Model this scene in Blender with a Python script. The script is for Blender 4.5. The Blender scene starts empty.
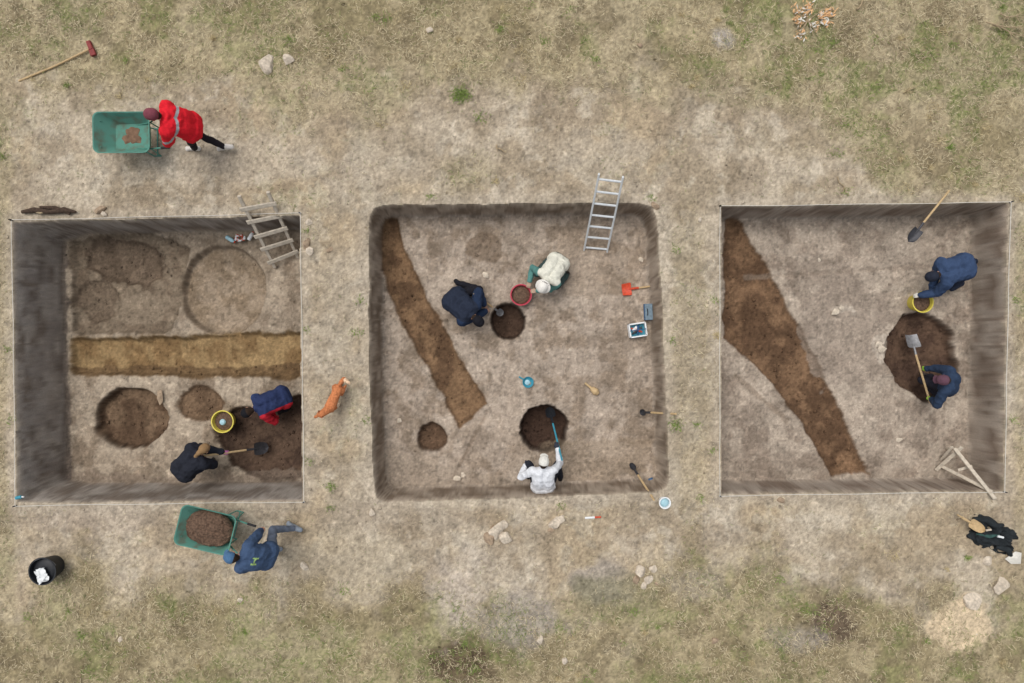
import bpy, math, random
import numpy as np
from mathutils import Vector, Matrix, noise as mnoise
random.seed(7); rng=np.random.default_rng(7)
S=1024/18.0; H=12.0
K=0.97
def lin(c):
    c=np.asarray(c,dtype=float)/255.0
    return np.where(c<=0.04045,c/12.92,((c+0.055)/1.055)**2.4)
def L(r,g,b): 
    return lin((r,g,b))*K
def W(px,py,z=0.0):
    f=(H-z)/H/S
    return Vector(((px-512)*f,(341.5-py)*f,z))
# ---------------------------------------------------------------- noise
def hsh(ix,iy,seed):
    n=(ix*374761393+iy*668265263+seed*974711)&0xffffffff
    n=((n^(n>>13))*1274126177)&0xffffffff
    n=((n^(n>>16))*2246822519)&0xffffffff
    return ((n^(n>>15))&0xffffff)/float(0xffffff)
def vnoise(x,y,seed=0):
    xi=np.floor(x).astype(np.int64); yi=np.floor(y).astype(np.int64)
    u=x-xi; v=y-yi
    u=u*u*u*(u*(u*6-15)+10); v=v*v*v*(v*(v*6-15)+10)
    a=hsh(xi,yi,seed);b=hsh(xi+1,yi,seed);c=hsh(xi,yi+1,seed);d=hsh(xi+1,yi+1,seed)
    return (a*(1-u)+b*u)*(1-v)+(c*(1-u)+d*u)*v
def fbm(x,y,k,octv=4,seed=0,gain=0.5):
    t=0;amp=1;tot=0
    ca,sa=math.cos(0.6),math.sin(0.6)
    x=x*k;y=y*k
    for i in range(octv):
        t=t+amp*vnoise(x+i*17.3,y-i*9.1,seed+i*31);tot+=amp;amp*=gain
        x,y=(x*ca-y*sa)*2.03,(x*sa+y*ca)*2.03
    return t/tot
def ss(a,b,x):
    t=np.clip((x-a)/(b-a),0,1);return t*t*(3-2*t)
def polysd(x,y,pts):
    d=np.full(x.shape,1e9);ins=np.zeros(x.shape,bool);n=len(pts)
    for i in range(n):
        ax,ay=pts[i];bx,by=pts[(i+1)%n]
        ex,ey=bx-ax,by-ay;wx,wy=x-ax,y-ay
        t=np.clip((wx*ex+wy*ey)/(ex*ex+ey*ey+1e-12),0,1)
        d=np.minimum(d,np.hypot(wx-ex*t,wy-ey*t))
        c=((ay<=y)&(by>y))|((by<=y)&(ay>y))
        xc=ax+(y-ay)/(by-ay+1e-12)*ex
        ins^=(c&(x<xc))
    return np.where(ins,d,-d)
def mix(a,b,t): return a*(1-t[...,None])+b*t[...,None]
# ---------------------------------------------------------------- terrain grid
STEP=0.02
def axis(half,far=420.0):
    core=np.arange(-half,half+1e-6,STEP); ext=[];p=half;st=STEP*1.6
    while p<far: p+=st; st*=1.22; ext.append(p)
    ext=np.array(ext)
    return np.concatenate([-ext[::-1],core,ext]),len(ext)
XS,nex=axis(9.6);YS,ney=axis(6.7)
NX,NY=len(XS),len(YS)
X,Y=np.meshgrid(XS,YS)
GX=512+X*S;GY=341.5-Y*S
Hh=(fbm(X,Y,0.35,3,5)-.5)*0.10+(fbm(X,Y,3.0,4,9)-.5)*0.04+(fbm(X,Y,14,2,12)-.5)*0.02
n1=fbm(X,Y,0.55,5,21);n2=fbm(X,Y,1.6,5,33);n3=fbm(X,Y,6,4,44);n4=fbm(X,Y,22,2,55,0.7);n5=fbm(X,Y,0.9,5,66);n6=fbm(X,Y,3.2,4,97,.6)
wob=(n1-.5)*110+(n2-.5)*80+(n3-.5)*30
top=ss(135,55,GY+wob-ss(820,960,GX)*85-ss(620,760,GX)*20)
bot=ss(545,620,GY+wob*0.9-ss(700,560,GX)*ss(380,460,GX)*15)
G=np.clip(np.maximum(top,bot),0,1)
G=np.maximum(G,ss(16,2,GX+wob*.2)*.7)
G=np.maximum(G,ss(60,10,np.hypot((GX-470),(GY-172)*1.6)+wob*.6)*.6)
G=np.maximum(G,ss(26,8,np.abs(GX-690)+wob*.35)*.40*ss(150,260,GY))
G=np.maximum(G,ss(1008,1020,GX)*.5)
G=np.maximum(G,.05+.22*ss(.5,.65,n6)*ss(.45,.6,n5))
G=np.where(np.hypot(X,Y)>13,np.maximum(G,.75),G)
path=mix(L(176,163,144)+0*X[...,None],L(154,140,120),ss(.38,.66,n2))
path=mix(path,L(164,147,122),ss(.45,.7,n5)*.8)
path=mix(path,L(192,181,163),ss(.53,.68,n6)*.5)
path=mix(path,L(134,119,100),ss(.58,.70,fbm(X,Y,2.3,4,73))*.45)
grs=mix(L(160,147,118)+0*X[...,None],L(138,126,98),ss(.38,.62,n2))
grs=mix(grs,L(172,159,132),ss(.5,.68,n5)*.6)
grs=mix(grs,L(114,102,80),ss(.54,.68,n6)*.6)
GREEN=ss(.48,.64,fbm(X,Y,1.5,5,88))*ss(.35,.6,fbm(X,Y,.35,3,89)+.08)
GREEN=np.maximum(GREEN,ss(.42,.6,n2)*ss(420,160,GX)*ss(110,20,GY)*.9)
GREEN=np.maximum(GREEN,ss(.40,.60,n5)*ss(560,640,GY)*ss(-100,500,GX))
GREEN=np.maximum(GREEN,ss(.42,.62,n2)*ss(60,10,np.hypot((GX-470),(GY-172)*1.6)))
GREEN=GREEN*(.35+.65*ss(.4,.6,n3))
grs=mix(grs,L(122,124,80),GREEN*.55)
C=mix(path,grs,G)
def stain(cx,cy,rx,ry,col,st=1.0,soft=.45):
    global C
    r=np.hypot((GX-cx)/rx,(GY-cy)/ry)+(n2-.5)*1.6+(n3-.5)*.8
    C=mix(C,col,ss(1+soft,1-soft,r)*st)
stain(838,620,34,24,L(98,84,70),.95);stain(466,662,36,24,L(92,78,62),.95);stain(452,598,30,34,L(182,170,156),.7)
stain(598,580,22,18,L(152,143,132),.8);stain(958,626,26,23,L(206,186,156),.9,.25);stain(721,40,11,9,L(166,158,148),.9)
stain(520,625,34,28,L(152,143,132),.8);stain(690,585,30,16,L(152,142,126),.6);stain(800,640,24,14,L(154,146,136),.6)
stain(900,560,50,20,L(144,130,108),.5);stain(400,520,70,14,L(142,129,112),.5);stain(334,340,16,130,L(160,148,129),.4)
stain(690,340,20,150,L(162,150,130),.4);stain(395,160,60,30,L(154,141,122),.4);stain(240,160,90,22,L(184,172,154),.5)
stain(880,140,110,20,L(152,138,112),.5);stain(600,150,80,26,L(176,164,146),.6);stain(100,520,90,14,L(166,152,136),.5)
stain(620,598,40,18,L(112,110,76),.5);stain(350,560,60,25,L(160,148,126),.5)
# --- pits
pits=[dict(rim=[(12,222),(299,216),(302,501),(17,503)],d=1.02,w=.07),
      dict(rim=[(369,218),(374,208),(384,205),(640,203),(652,207),(656,216),(662,300),(669,478),(666,488),(655,492),(520,498),(388,502),(377,498),(374,488),(369,350)],d=.74,w=.04),
      dict(rim=[(722,207),(1008,203),(1003,491),(722,494)],d=.84,w=.06)]
PID=np.zeros(X.shape,int);WM=np.zeros(X.shape)
for k,p in enumerate(pits):
    pts=[tuple(W(a,b)[:2]) for a,b in p['rim']]
    xs=[q[0] for q in pts];ys=[q[1] for q in pts]
    i0,i1=np.searchsorted(XS,[min(xs)-.5,max(xs)+.5]);j0,j1=np.searchsorted(YS,[min(ys)-.5,max(ys)+.5])
    sl=(slice(j0,j1),slice(i0,i1))
    x,y=X[sl],Y[sl];m1=fbm(x,y,1.2,3,101+k);m2=fbm(x,y,4,4,111+k);m3=fbm(x,y,18,3,121+k,.65);m4=fbm(x,y,.8,4,131+k);m5=fbm(x,y,2.2,5,161+k,.6)
    sd=polysd(x,y,pts)+(m2-.5)*(.05 if k==1 else .035)
    d=p['d'];f=H/(H+d);fx=512+x*S*f;fy=341.5-y*S*f
    w=p['w']+0*x
    if k==0: w=w+ss(95,40,fx)*.26+ss(470,490,fy)*.10
    if k==1: w=w+.02+ss(400,370,fx)*.05+ss(470,490,fy)*.03
    if k==2: w=w+ss(960,975,fx)*.03
    t=np.clip(sd/w+(m3-.5)*.06*(sd>0.01),0,1)
    prof=.55*t+.45*(t*t*(3-2*t))
    base=Hh[sl]*ss(0.02,-.25,sd)-np.exp(-np.abs(sd)/.03)*(sd<0.0)*.006
    fl=-d+(m2-.5)*.04+(m3-.5)*.022+(m1-.5)*.05
    h=np.where(sd>0,prof*fl,base)
    c=C[sl].copy()
    c=mix(c,L(172,160,143),ss(-.30,-.05,sd)*.5*(sd<=0))
    al=(x+y)
    wn=fbm(al,h,3.5,5,141+k,.62);wn2=vnoise(al*3,h*9,151+k)
    wc=[L(156,148,139),L(166,152,136),L(162,150,137)][k]
    wc2=[L(118,107,97),L(122,107,92),L(126,111,98)][k]
    wall=mix(wc+0*x[...,None],wc2,ss(.36,.64,wn*.65+wn2*.35))
    if k==0: wall=mix(wall,L(162,157,152),ss(85,50,fx)*ss(.45,.6,wn)*.5)
    wall=mix(wall,L(172,158,140),ss(-.10,0.0,h)*.6)
    wall=mix(wall,wc2*.8,ss(.62,.72,fbm(al,h,6,3,171+k))*.6)
    fc=[L(161,147,129),L(164,150,135),L(164,151,136)][k]
    fc2=[L(135,120,103),L(139,124,108),L(142,128,114)][k]
    flc=mix(fc+0*x[...,None],fc2,ss(.38,.64,m2))
    flc=mix(flc,fc*1.16,ss(.5,.66,m4)*.6)
    flc=mix(flc,fc2*.80,ss(.54,.68,m5)*.55)
    flc=mix(flc,fc*1.2,ss(.46,.34,m5)*.45)
    inn=(sd>0)
    def ell(cx,cy,rx,ry,rot=0):
        ca,sa=math.cos(rot),math.sin(rot)
        dx,dy=fx-cx,fy-cy
        u=(dx*ca+dy*sa)/rx;v=(-dx*sa+dy*ca)/ry
        return (1-np.hypot(u,v))*min(rx,ry)
    state=dict(h=h,c=flc)
    def F(sdp,dep,col,edge=2.5,rim=.0,st=1.0,bowl=0.0,jit=5.0,col2=None):
        q=sdp+(m2-.5)*jit+(m3-.5)*1.8
        a=ss(-edge*.3,edge,q)
        e=dep*a+bowl*np.clip(q/30,0,1)
        state['h']=np.where(inn,state['h']-e*ss(.0,.12,sd),state['h'])
        cc=col+0*x[...,None]
        if col2 is not None: cc=mix(cc,col2,ss(.40,.60,m2*.6+m5*.4))
        state['c']=mix(state['c'],cc,ss(-1.0,1.5,q)*st)
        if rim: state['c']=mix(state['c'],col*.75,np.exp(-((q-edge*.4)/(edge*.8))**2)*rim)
    if k==0:
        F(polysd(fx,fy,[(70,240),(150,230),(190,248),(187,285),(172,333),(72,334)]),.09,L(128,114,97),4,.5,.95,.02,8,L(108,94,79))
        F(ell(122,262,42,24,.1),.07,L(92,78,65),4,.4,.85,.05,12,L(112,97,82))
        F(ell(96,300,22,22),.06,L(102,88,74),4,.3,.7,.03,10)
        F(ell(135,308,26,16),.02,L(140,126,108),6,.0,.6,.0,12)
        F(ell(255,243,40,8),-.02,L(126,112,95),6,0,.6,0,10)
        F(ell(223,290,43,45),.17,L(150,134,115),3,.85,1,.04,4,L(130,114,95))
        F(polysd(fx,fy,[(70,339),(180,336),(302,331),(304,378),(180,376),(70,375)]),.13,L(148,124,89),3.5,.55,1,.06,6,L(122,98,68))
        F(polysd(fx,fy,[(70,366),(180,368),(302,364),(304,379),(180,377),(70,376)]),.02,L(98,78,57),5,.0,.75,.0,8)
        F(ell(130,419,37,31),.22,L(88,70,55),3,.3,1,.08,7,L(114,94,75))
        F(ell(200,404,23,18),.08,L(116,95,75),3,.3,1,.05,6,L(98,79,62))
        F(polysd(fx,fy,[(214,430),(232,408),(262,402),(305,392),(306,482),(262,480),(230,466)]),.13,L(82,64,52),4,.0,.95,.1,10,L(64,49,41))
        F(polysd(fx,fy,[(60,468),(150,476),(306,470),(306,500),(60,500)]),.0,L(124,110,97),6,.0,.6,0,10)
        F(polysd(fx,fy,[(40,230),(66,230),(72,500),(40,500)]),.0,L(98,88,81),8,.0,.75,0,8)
    if k==1:
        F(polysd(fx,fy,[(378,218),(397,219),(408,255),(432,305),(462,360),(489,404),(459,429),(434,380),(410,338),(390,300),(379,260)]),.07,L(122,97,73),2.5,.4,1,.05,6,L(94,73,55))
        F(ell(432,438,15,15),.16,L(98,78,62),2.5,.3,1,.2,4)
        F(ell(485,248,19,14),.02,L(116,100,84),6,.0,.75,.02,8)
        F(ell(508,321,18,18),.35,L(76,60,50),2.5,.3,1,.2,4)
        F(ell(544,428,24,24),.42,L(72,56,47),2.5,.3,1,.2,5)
        F(ell(600,460,60,22),.0,L(138,122,103),12,.0,.5,0,20)
        F(ell(590,270,60,30),.0,L(142,126,108),12,.0,.4,0,24)
        F(polysd(fx,fy,[(486,410),(489,411),(452,484),(448,484)]),.015,L(128,113,98),2,0,.8,0,2)
        F(polysd(fx,fy,[(380,445),(430,460),(470,470),(520,482),(520,500),(380,500)]),-.02,L(150,136,120),6,0,.6,0,10)
    if k==2:
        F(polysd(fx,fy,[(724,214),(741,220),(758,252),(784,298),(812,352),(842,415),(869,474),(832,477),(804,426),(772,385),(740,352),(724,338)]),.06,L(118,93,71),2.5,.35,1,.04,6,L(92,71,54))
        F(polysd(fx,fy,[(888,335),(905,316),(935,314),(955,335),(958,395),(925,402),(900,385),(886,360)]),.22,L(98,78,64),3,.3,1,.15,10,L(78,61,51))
        F(ell(845,330,45,60),.0,L(142,129,116),14,.0,.6,0,24)
        F(polysd(fx,fy,[(735,372),(790,420),(786,424),(731,376)]),.015,L(132,118,103),2,0,.7,0,3)
        F(polysd(fx,fy,[(745,275),(968,262),(968,266),(745,280)]),.012,L(134,120,106),2,0,.5,0,5)
        F(ell(884,345,10,14,.3),-.01,L(184,172,157),5,0,.7,0,14)
        F(ell(838,310,14,5),-.01,L(184,172,157),4,0,.7,0,10)
        F(ell(905,290,20,5),-.01,L(176,164,149),4,0,.5,0,12)
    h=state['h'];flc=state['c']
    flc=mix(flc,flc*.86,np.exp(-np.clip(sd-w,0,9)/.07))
    # boot scuffs
    sc_=ss(.66,.78,vnoise(x*8+.7*m3*4,y*8,230+k));flc=mix(flc,flc*.84,sc_*.5)
    dots=ss(.80,.90,vnoise(x*15,y*15,210+k));flc=mix(flc,flc*.6,dots*.6)
    dots=ss(.84,.92,vnoise(x*17+5,y*17,220+k));flc=mix(flc,np.clip(flc*1.4,0,.6),dots*.6)
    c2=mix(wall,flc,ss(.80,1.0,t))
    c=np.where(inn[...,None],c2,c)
    WM[sl]=np.where(inn,1-ss(.85,1.0,t),0)
    Hh[sl]=h;C[sl]=c;G[sl]=np.where(sd>-.03,0,G[sl]*ss(-.03,-.25,sd)+G[sl]*.3*ss(-.25,-.03,sd));PID[sl]=np.where(sd>0,k+1,PID[sl])
sp=1+(n4-.5)*.62+(n3-.5)*.42+(fbm(X,Y,45,1,77)-.5)*.40
sp=np.where(PID>0,1+(sp-1)*.80,sp)
spw=1+(fbm(X+Y,Hh,20,2,57)-.5)*.35
sp=sp*(1-WM)+spw*WM
C=C*sp[...,None]
lt=ss(.78,.88,vnoise(X*24,Y*24,200))*ss(.42,.58,n3)*(1-WM);C=mix(C,C*1.35,lt*.65)
dk=ss(.78,.90,vnoise(X*19+3,Y*19,201))*(1-WM);C=mix(C,C*.62,dk*.55)
C=np.clip(C,0.01,.85)
# ---------------------------------------------------------------- materials
def newmat(name):
    m=bpy.data.materials.new(name);m.use_nodes=True
    return m,m.node_tree.nodes,m.node_tree.links,m.node_tree.nodes['Principled BSDF']
def attrmat(name,rough=.95,ns=60,amt=.25,bump=.3,bs=90,dist=.01,spec=.15):
    m,N,Lk,b=newmat(name)
    a=N.new('ShaderNodeAttribute');a.attribute_name='Col'
    tc=N.new('ShaderNodeTexCoord');no=N.new('ShaderNodeTexNoise');no.inputs['Scale'].default_value=ns;no.inputs['Detail'].default_value=5;no.inputs['Roughness'].default_value=.7
    Lk.new(tc.outputs['Object'],no.inputs['Vector'])
    mr=N.new('ShaderNodeMapRange');mr.inputs['From Min'].default_value=.25;mr.inputs['From Max'].default_value=.75;mr.inputs['To Min'].default_value=1-amt;mr.inputs['To Max'].default_value=1+amt
    Lk.new(no.outputs['Fac'],mr.inputs['Value'])
    vm=N.new('ShaderNodeVectorMath');vm.operation='SCALE';Lk.new(a.outputs['Color'],vm.inputs[0]);Lk.new(mr.outputs['Result'],vm.inputs['Scale'])
    Lk.new(vm.outputs[0],b.inputs['Base Color']);b.inputs['Roughness'].default_value=rough;b.inputs['Specular IOR Level'].default_value=spec
    n2=N.new('ShaderNodeTexNoise');n2.inputs['Scale'].default_value=bs;n2.inputs['Detail'].default_value=4;Lk.new(tc.outputs['Object'],n2.inputs['Vector'])
    bp=N.new('ShaderNodeBump');bp.inputs['Strength'].default_value=bump;bp.inputs['Distance'].default_value=dist;Lk.new(n2.outputs['Fac'],bp.inputs['Height']);Lk.new(bp.outputs[0],b.inputs['Normal'])
    return m
def solid(name,col,rough=.7,metal=0,amt=.2,ns=25,bump=.15,spec=.3,col2=None):
    m,N,Lk,b=newmat(name)
    tc=N.new('ShaderNodeTexCoord');no=N.new('ShaderNodeTexNoise');no.inputs['Scale'].default_value=ns;no.inputs['Detail'].default_value=5
    Lk.new(tc.outputs['Object'],no.inputs['Vector'])
    cr=N.new('ShaderNodeValToRGB');c=np.array(col)
    cr.color_ramp.elements[0].position=.3;cr.color_ramp.elements[1].position=.7
    cr.color_ramp.elements[0].color=(*np.clip(c*(1-amt),0,1),1);cr.color_ramp.elements[1].color=(*np.clip(c*(1+amt),0,1),1)
    if col2 is not None:
        cr.color_ramp.elements[0].position=.30;cr.color_ramp.elements[1].position=.52;cr.color_ramp.elements[0].color=(*col2,1)
    Lk.new(no.outputs['Fac'],cr.inputs[0]);Lk.new(cr.outputs[0],b.inputs['Base Color'])
    b.inputs['Roughness'].default_value=rough;b.inputs['Metallic'].default_value=metal;b.inputs['Specular IOR Level'].default_value=spec
    bp=N.new('ShaderNodeBump');bp.inputs['Strength'].default_value=bump;bp.inputs['Distance'].default_value=.005;Lk.new(no.outputs['Fac'],bp.inputs['Height']);Lk.new(bp.outputs[0],b.inputs['Normal'])
    return m
M_soil=attrmat('soil',.97,70,.28,.6,110,.009,.1)
M_grass=attrmat('grass_blades',.85,30,.1,.0,30,.001,.15)
M_cloth=attrmat('cloth_and_skin',.9,40,.16,.35,55,.006,.12)
M_wood=solid('weathered_wood',L(194,183,166),.85,amt=.2,ns=18)
M_handle=solid('wood_handle',L(186,160,120),.7,amt=.15)
M_steel=solid('worn_steel',L(128,128,130),.5,.4,.25)
M_dsteel=solid('dark_steel',L(62,62,66),.5,.3,.25)
M_alu=solid('aluminium',L(214,218,220),.4,.25,.08)
M_teal=solid('green_barrow_paint',L(78,130,116),.6,0,.2,9)
M_tealdirt=solid('dirty_barrow_paint',L(82,128,115),.85,0,.2,6,.4,.2,col2=L(98,104,88))
M_black=solid('black_plastic',L(34,36,40),.5,0,.2)
M_white=solid('white_plastic',L(226,228,228),.5,0,.06)
M_string=solid('white_string',L(214,210,200),.9,0,.08)
M_stone=solid('stone',L(194,181,163),.9,0,.28,22,.5)
M_rubber=solid('rubber',L(40,40,42),.8)
M_red=solid('red_plastic',L(196,72,44),.5)
M_crim=solid('crimson_plastic',L(178,50,70),.5,0,.12)
M_yellow=solid('yellow_plastic',L(214,198,84),.5,0,.1)
M_blue=solid('blue_plastic',L(52,92,132),.45)
M_lblue=solid('pale_blue_plastic',L(160,196,206),.4,0,.08)
M_turq=solid('turquoise_plastic',L(60,140,160),.4,0,.1)
M_dsoil=solid('dug_soil',L(96,76,62),.97,0,.45,30,.9)
M_bark=solid('charred_bark',L(70,56,46),.95,0,.4,30,.8)
M_leaf=solid('dry_leaves',L(214,170,124),.8,0,.25,30)
M_twig=solid('twig',L(160,142,114),.9,0,.2,30)
M_cloth_blk=solid('black_fabric',L(34,39,42),.9,0,.4,12,.8)
# ---------------------------------------------------------------- mesh helpers
def link(ob): bpy.context.scene.collection.objects.link(ob);return ob
def npmesh(name,v,f,cols=None,mat=None,smooth=True):
    me=bpy.data.meshes.new(name);nf=len(f);k=f.shape[1]
    me.vertices.add(len(v));me.vertices.foreach_set('co',np.ascontiguousarray(v,dtype=np.float32).ravel())
    me.loops.add(nf*k);me.loops.foreach_set('vertex_index',np.ascontiguousarray(f,dtype=np.int32).ravel())
    me.polygons.add(nf);me.polygons.foreach_set('loop_start',np.arange(0,nf*k,k,dtype=np.int32))
    try: me.polygons.foreach_set('loop_total',np.full(nf,k,dtype=np.int32))
    except Exception: pass
    me.update(calc_edges=True)
    if smooth: me.polygons.foreach_set('use_smooth',np.ones(nf,bool))
    if cols is not None:
        at=me.color_attributes.new('Col','FLOAT_COLOR','POINT')
        at.data.foreach_set('color',np.ascontiguousarray(np.concatenate([cols,np.ones((len(cols),1))],1),dtype=np.float32).ravel())
    if mat: me.materials.append(mat)
    return link(bpy.data.objects.new(name,me))
idx=np.arange(NX*NY).reshape(NY,NX)
F4=np.stack([idx[:-1,:-1],idx[:-1,1:],idx[1:,1:],idx[1:,:-1]],-1).reshape(-1,4)
Vall=np.stack([X,Y,Hh],-1).reshape(-1,3);Call=C.reshape(-1,3)
fp=PID.reshape(-1)[F4].max(1)
for pid,nm in [(0,'ground'),(1,'excavation_pit'),(2,'excavation_pit'),(3,'excavation_pit')]:
    ff=F4[fp==pid];u,inv=np.unique(ff,return_inverse=True)
    npmesh(nm,Vall[u],inv.reshape(-1,4),Call[u],M_soil)
def look(x,y,A):
    i=np.clip(np.round((x+9.6)/STEP).astype(int)+nex,0,NX-1);j=np.clip(np.round((y+6.7)/STEP).astype(int)+ney,0,NY-1)
    return A[j,i]
def gz(x,y): return float(look(np.array([x]),np.array([y]),Hh)[0])
# ---------------------------------------------------------------- grass
def blades(x,y,z,ln,wd,th,tilt,col):
    n=len(x);dx,dy=np.cos(th),np.sin(th);ct,st=np.cos(tilt),np.sin(tilt)
    a=np.stack([x,y,z],-1);b=a+np.stack([dx*ct,dy*ct,st],-1)*ln[:,None]
    mid=(a+b)/2+np.stack([-dy,dx,0*dx],-1)*(rng.normal(0,.12,n)*ln)[:,None]; mid[:,2]+=ln*.08
    p=np.stack([-dy,dx,0*dx],-1)*wd[:,None]/2
    v=np.stack([a-p,a+p,mid-p,mid+p,b-p*.3,b+p*.3],1).reshape(-1,3)
    o=np.arange(n)[:,None]*6
    f=np.concatenate([o+np.array([[0,1,3,2]]),o+np.array([[2,3,5,4]])],0)
    return v,f,np.repeat(col,6,0)
N=460000
x=rng.uniform(-9.55,9.55,N);y=rng.uniform(-6.6,6.6,N)
g=look(x,y,G);pidb=look(x,y,PID);gr=look(x,y,GREEN)
cl=fbm(x,y,6,3,301);cl2=fbm(x,y,1.4,3,302)
keep=(pidb==0)&(rng.uniform(0,1,N)<(g*.60*ss(.32,.6,cl*.6+cl2*.4)+.015*ss(.4,.6,cl2)))
x,y,g,gr,cl=x[keep],y[keep],g[keep],gr[keep],cl[keep];n=len(x)
ln=rng.uniform(.025,.10,n)*(0.6+.5*g);wd=rng.uniform(.003,.008,n);th=rng.uniform(0,6.283,n)+fbm(x,y,1.2,2,7)*4;tilt=rng.uniform(.02,.6,n)
t=(rng.uniform(0,1,n)**1.1)[:,None];col=L(222,208,174)*t+L(128,111,82)*(1-t)
isg=rng.uniform(0,1,n)<(gr*.70+.04);tt=rng.uniform(0,1,n)[:,None];gc=L(134,146,84)*tt+L(90,102,60)*(1-tt)
col=np.where(isg[:,None],gc,col)
parts=[blades(x,y,look(x,y,Hh)+.002,ln,wd,th,tilt,col)]
tx=[];ty=[];tg=[]
def tuft(px,py,nn,r,green=1):
    c=W(px,py)
    tx.extend(rng.normal(c.x,r,nn));ty.extend(rng.normal(c.y,r*.8,nn));tg.extend([green]*nn)
tuft(461,95,420,.085);tuft(676,425,120,.07);tuft(480,118,60,.08)
for _ in range(560):
    px,py=rng.uniform(0,1024),rng.uniform(0,683);c=W(px,py)
    gg=look(np.array([c.x]),np.array([c.y]),G)[0];g2=look(np.array([c.x]),np.array([c.y]),GREEN)[0];pp=look(np.array([c.x]),np.array([c.y]),PID)[0]
    if pp==0 and rng.uniform()<gg*.7+.03: tuft(px,py,int(rng.uniform(15,70)),rng.uniform(.02,.09),1 if rng.uniform()<.35+g2*.5 else 0)
for px,py in [(308,230),(306,330),(310,462),(360,300),(366,420),(676,250),(672,340),(715,300),(712,450),(8,350),(10,420),(330,508),(560,505),(700,498),(1015,300),(1014,420),(430,196),(650,198)]:
    tuft(px,py,30,.05,1)
tx=np.array(tx);ty=np.array(ty);tg=np.array(tg);ok=look(tx,ty,PID)==0;tx,ty,tg=tx[ok],ty[ok],tg[ok];n=len(tx);t=rng.uniform(0,1,n)[:,None]
col=np.where(tg[:,None]==1,L(140,160,84)*t+L(98,114,60)*(1-t),L(206,190,150)*t+L(160,142,104)*(1-t))
parts.append(blades(tx,ty,look(tx,ty,Hh),rng.uniform(.03,.08,n),rng.uniform(.004,.009,n),rng.uniform(0,6.28,n),rng.uniform(.2,1.2,n),col))
off=0;vs=[];fs=[];cs=[]
for v,f,c in parts: vs.append(v);fs.append(f+off);cs.append(c);off+=len(v)
npmesh('dry_grass',np.concatenate(vs),np.concatenate(fs),np.concatenate(cs),M_grass,False)
# ---------------------------------------------------------------- clods
N=50000
x=rng.uniform(-9.5,9.5,N);y=rng.uniform(-6.5,6.5,N);r=.004+.012*rng.uniform(0,1,N)**4+.014*(rng.uniform(0,1,N)<.015)
lum=look(x,y,C).mean(-1);pp=look(x,y,PID);cc=fbm(x,y,1.5,3,401)
keep=(look(x,y,WM)<.1)&(rng.uniform(0,1,N)<np.where(pp>0,.40+.6*(lum<.14),.25+ss(.45,.65,cc)*.6))
x,y,r=x[keep],y[keep],r[keep];n=len(x)
r=r*(1+.7*(look(x,y,C).mean(-1)<.11))
o6=np.array([[1,0,0],[0,1,0],[-1,0,0],[0,-1,0],[0,0,1],[0,0,-1]],float)
ca=rng.uniform(0,6.28,n);R=np.stack([np.cos(ca),-np.sin(ca),np.sin(ca),np.cos(ca)],-1).reshape(n,2,2)
vv=o6[None]*rng.uniform(.6,1.3,(n,6,1))*r[:,None,None];vv[...,2]*=.7
vv[...,:2]=np.einsum('nij,nkj->nki',R,vv[...,:2]);vv+=np.stack([x,y,look(x,y,Hh)+r*.25],-1)[:,None]
f8=np.array([[0,1,4],[1,2,4],[2,3,4],[3,0,4],[1,0,5],[2,1,5],[3,2,5],[0,3,5]])
ff=(np.arange(n)[:,None,None]*6+f8[None]).reshape(-1,3)
col=look(x,y,C)*rng.uniform(.7,1.5,(n,1));col=np.repeat(np.clip(col,0,.7),6,0)
npmesh('soil_clods',vv.reshape(-1,3),ff,col,M_soil,False)
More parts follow.
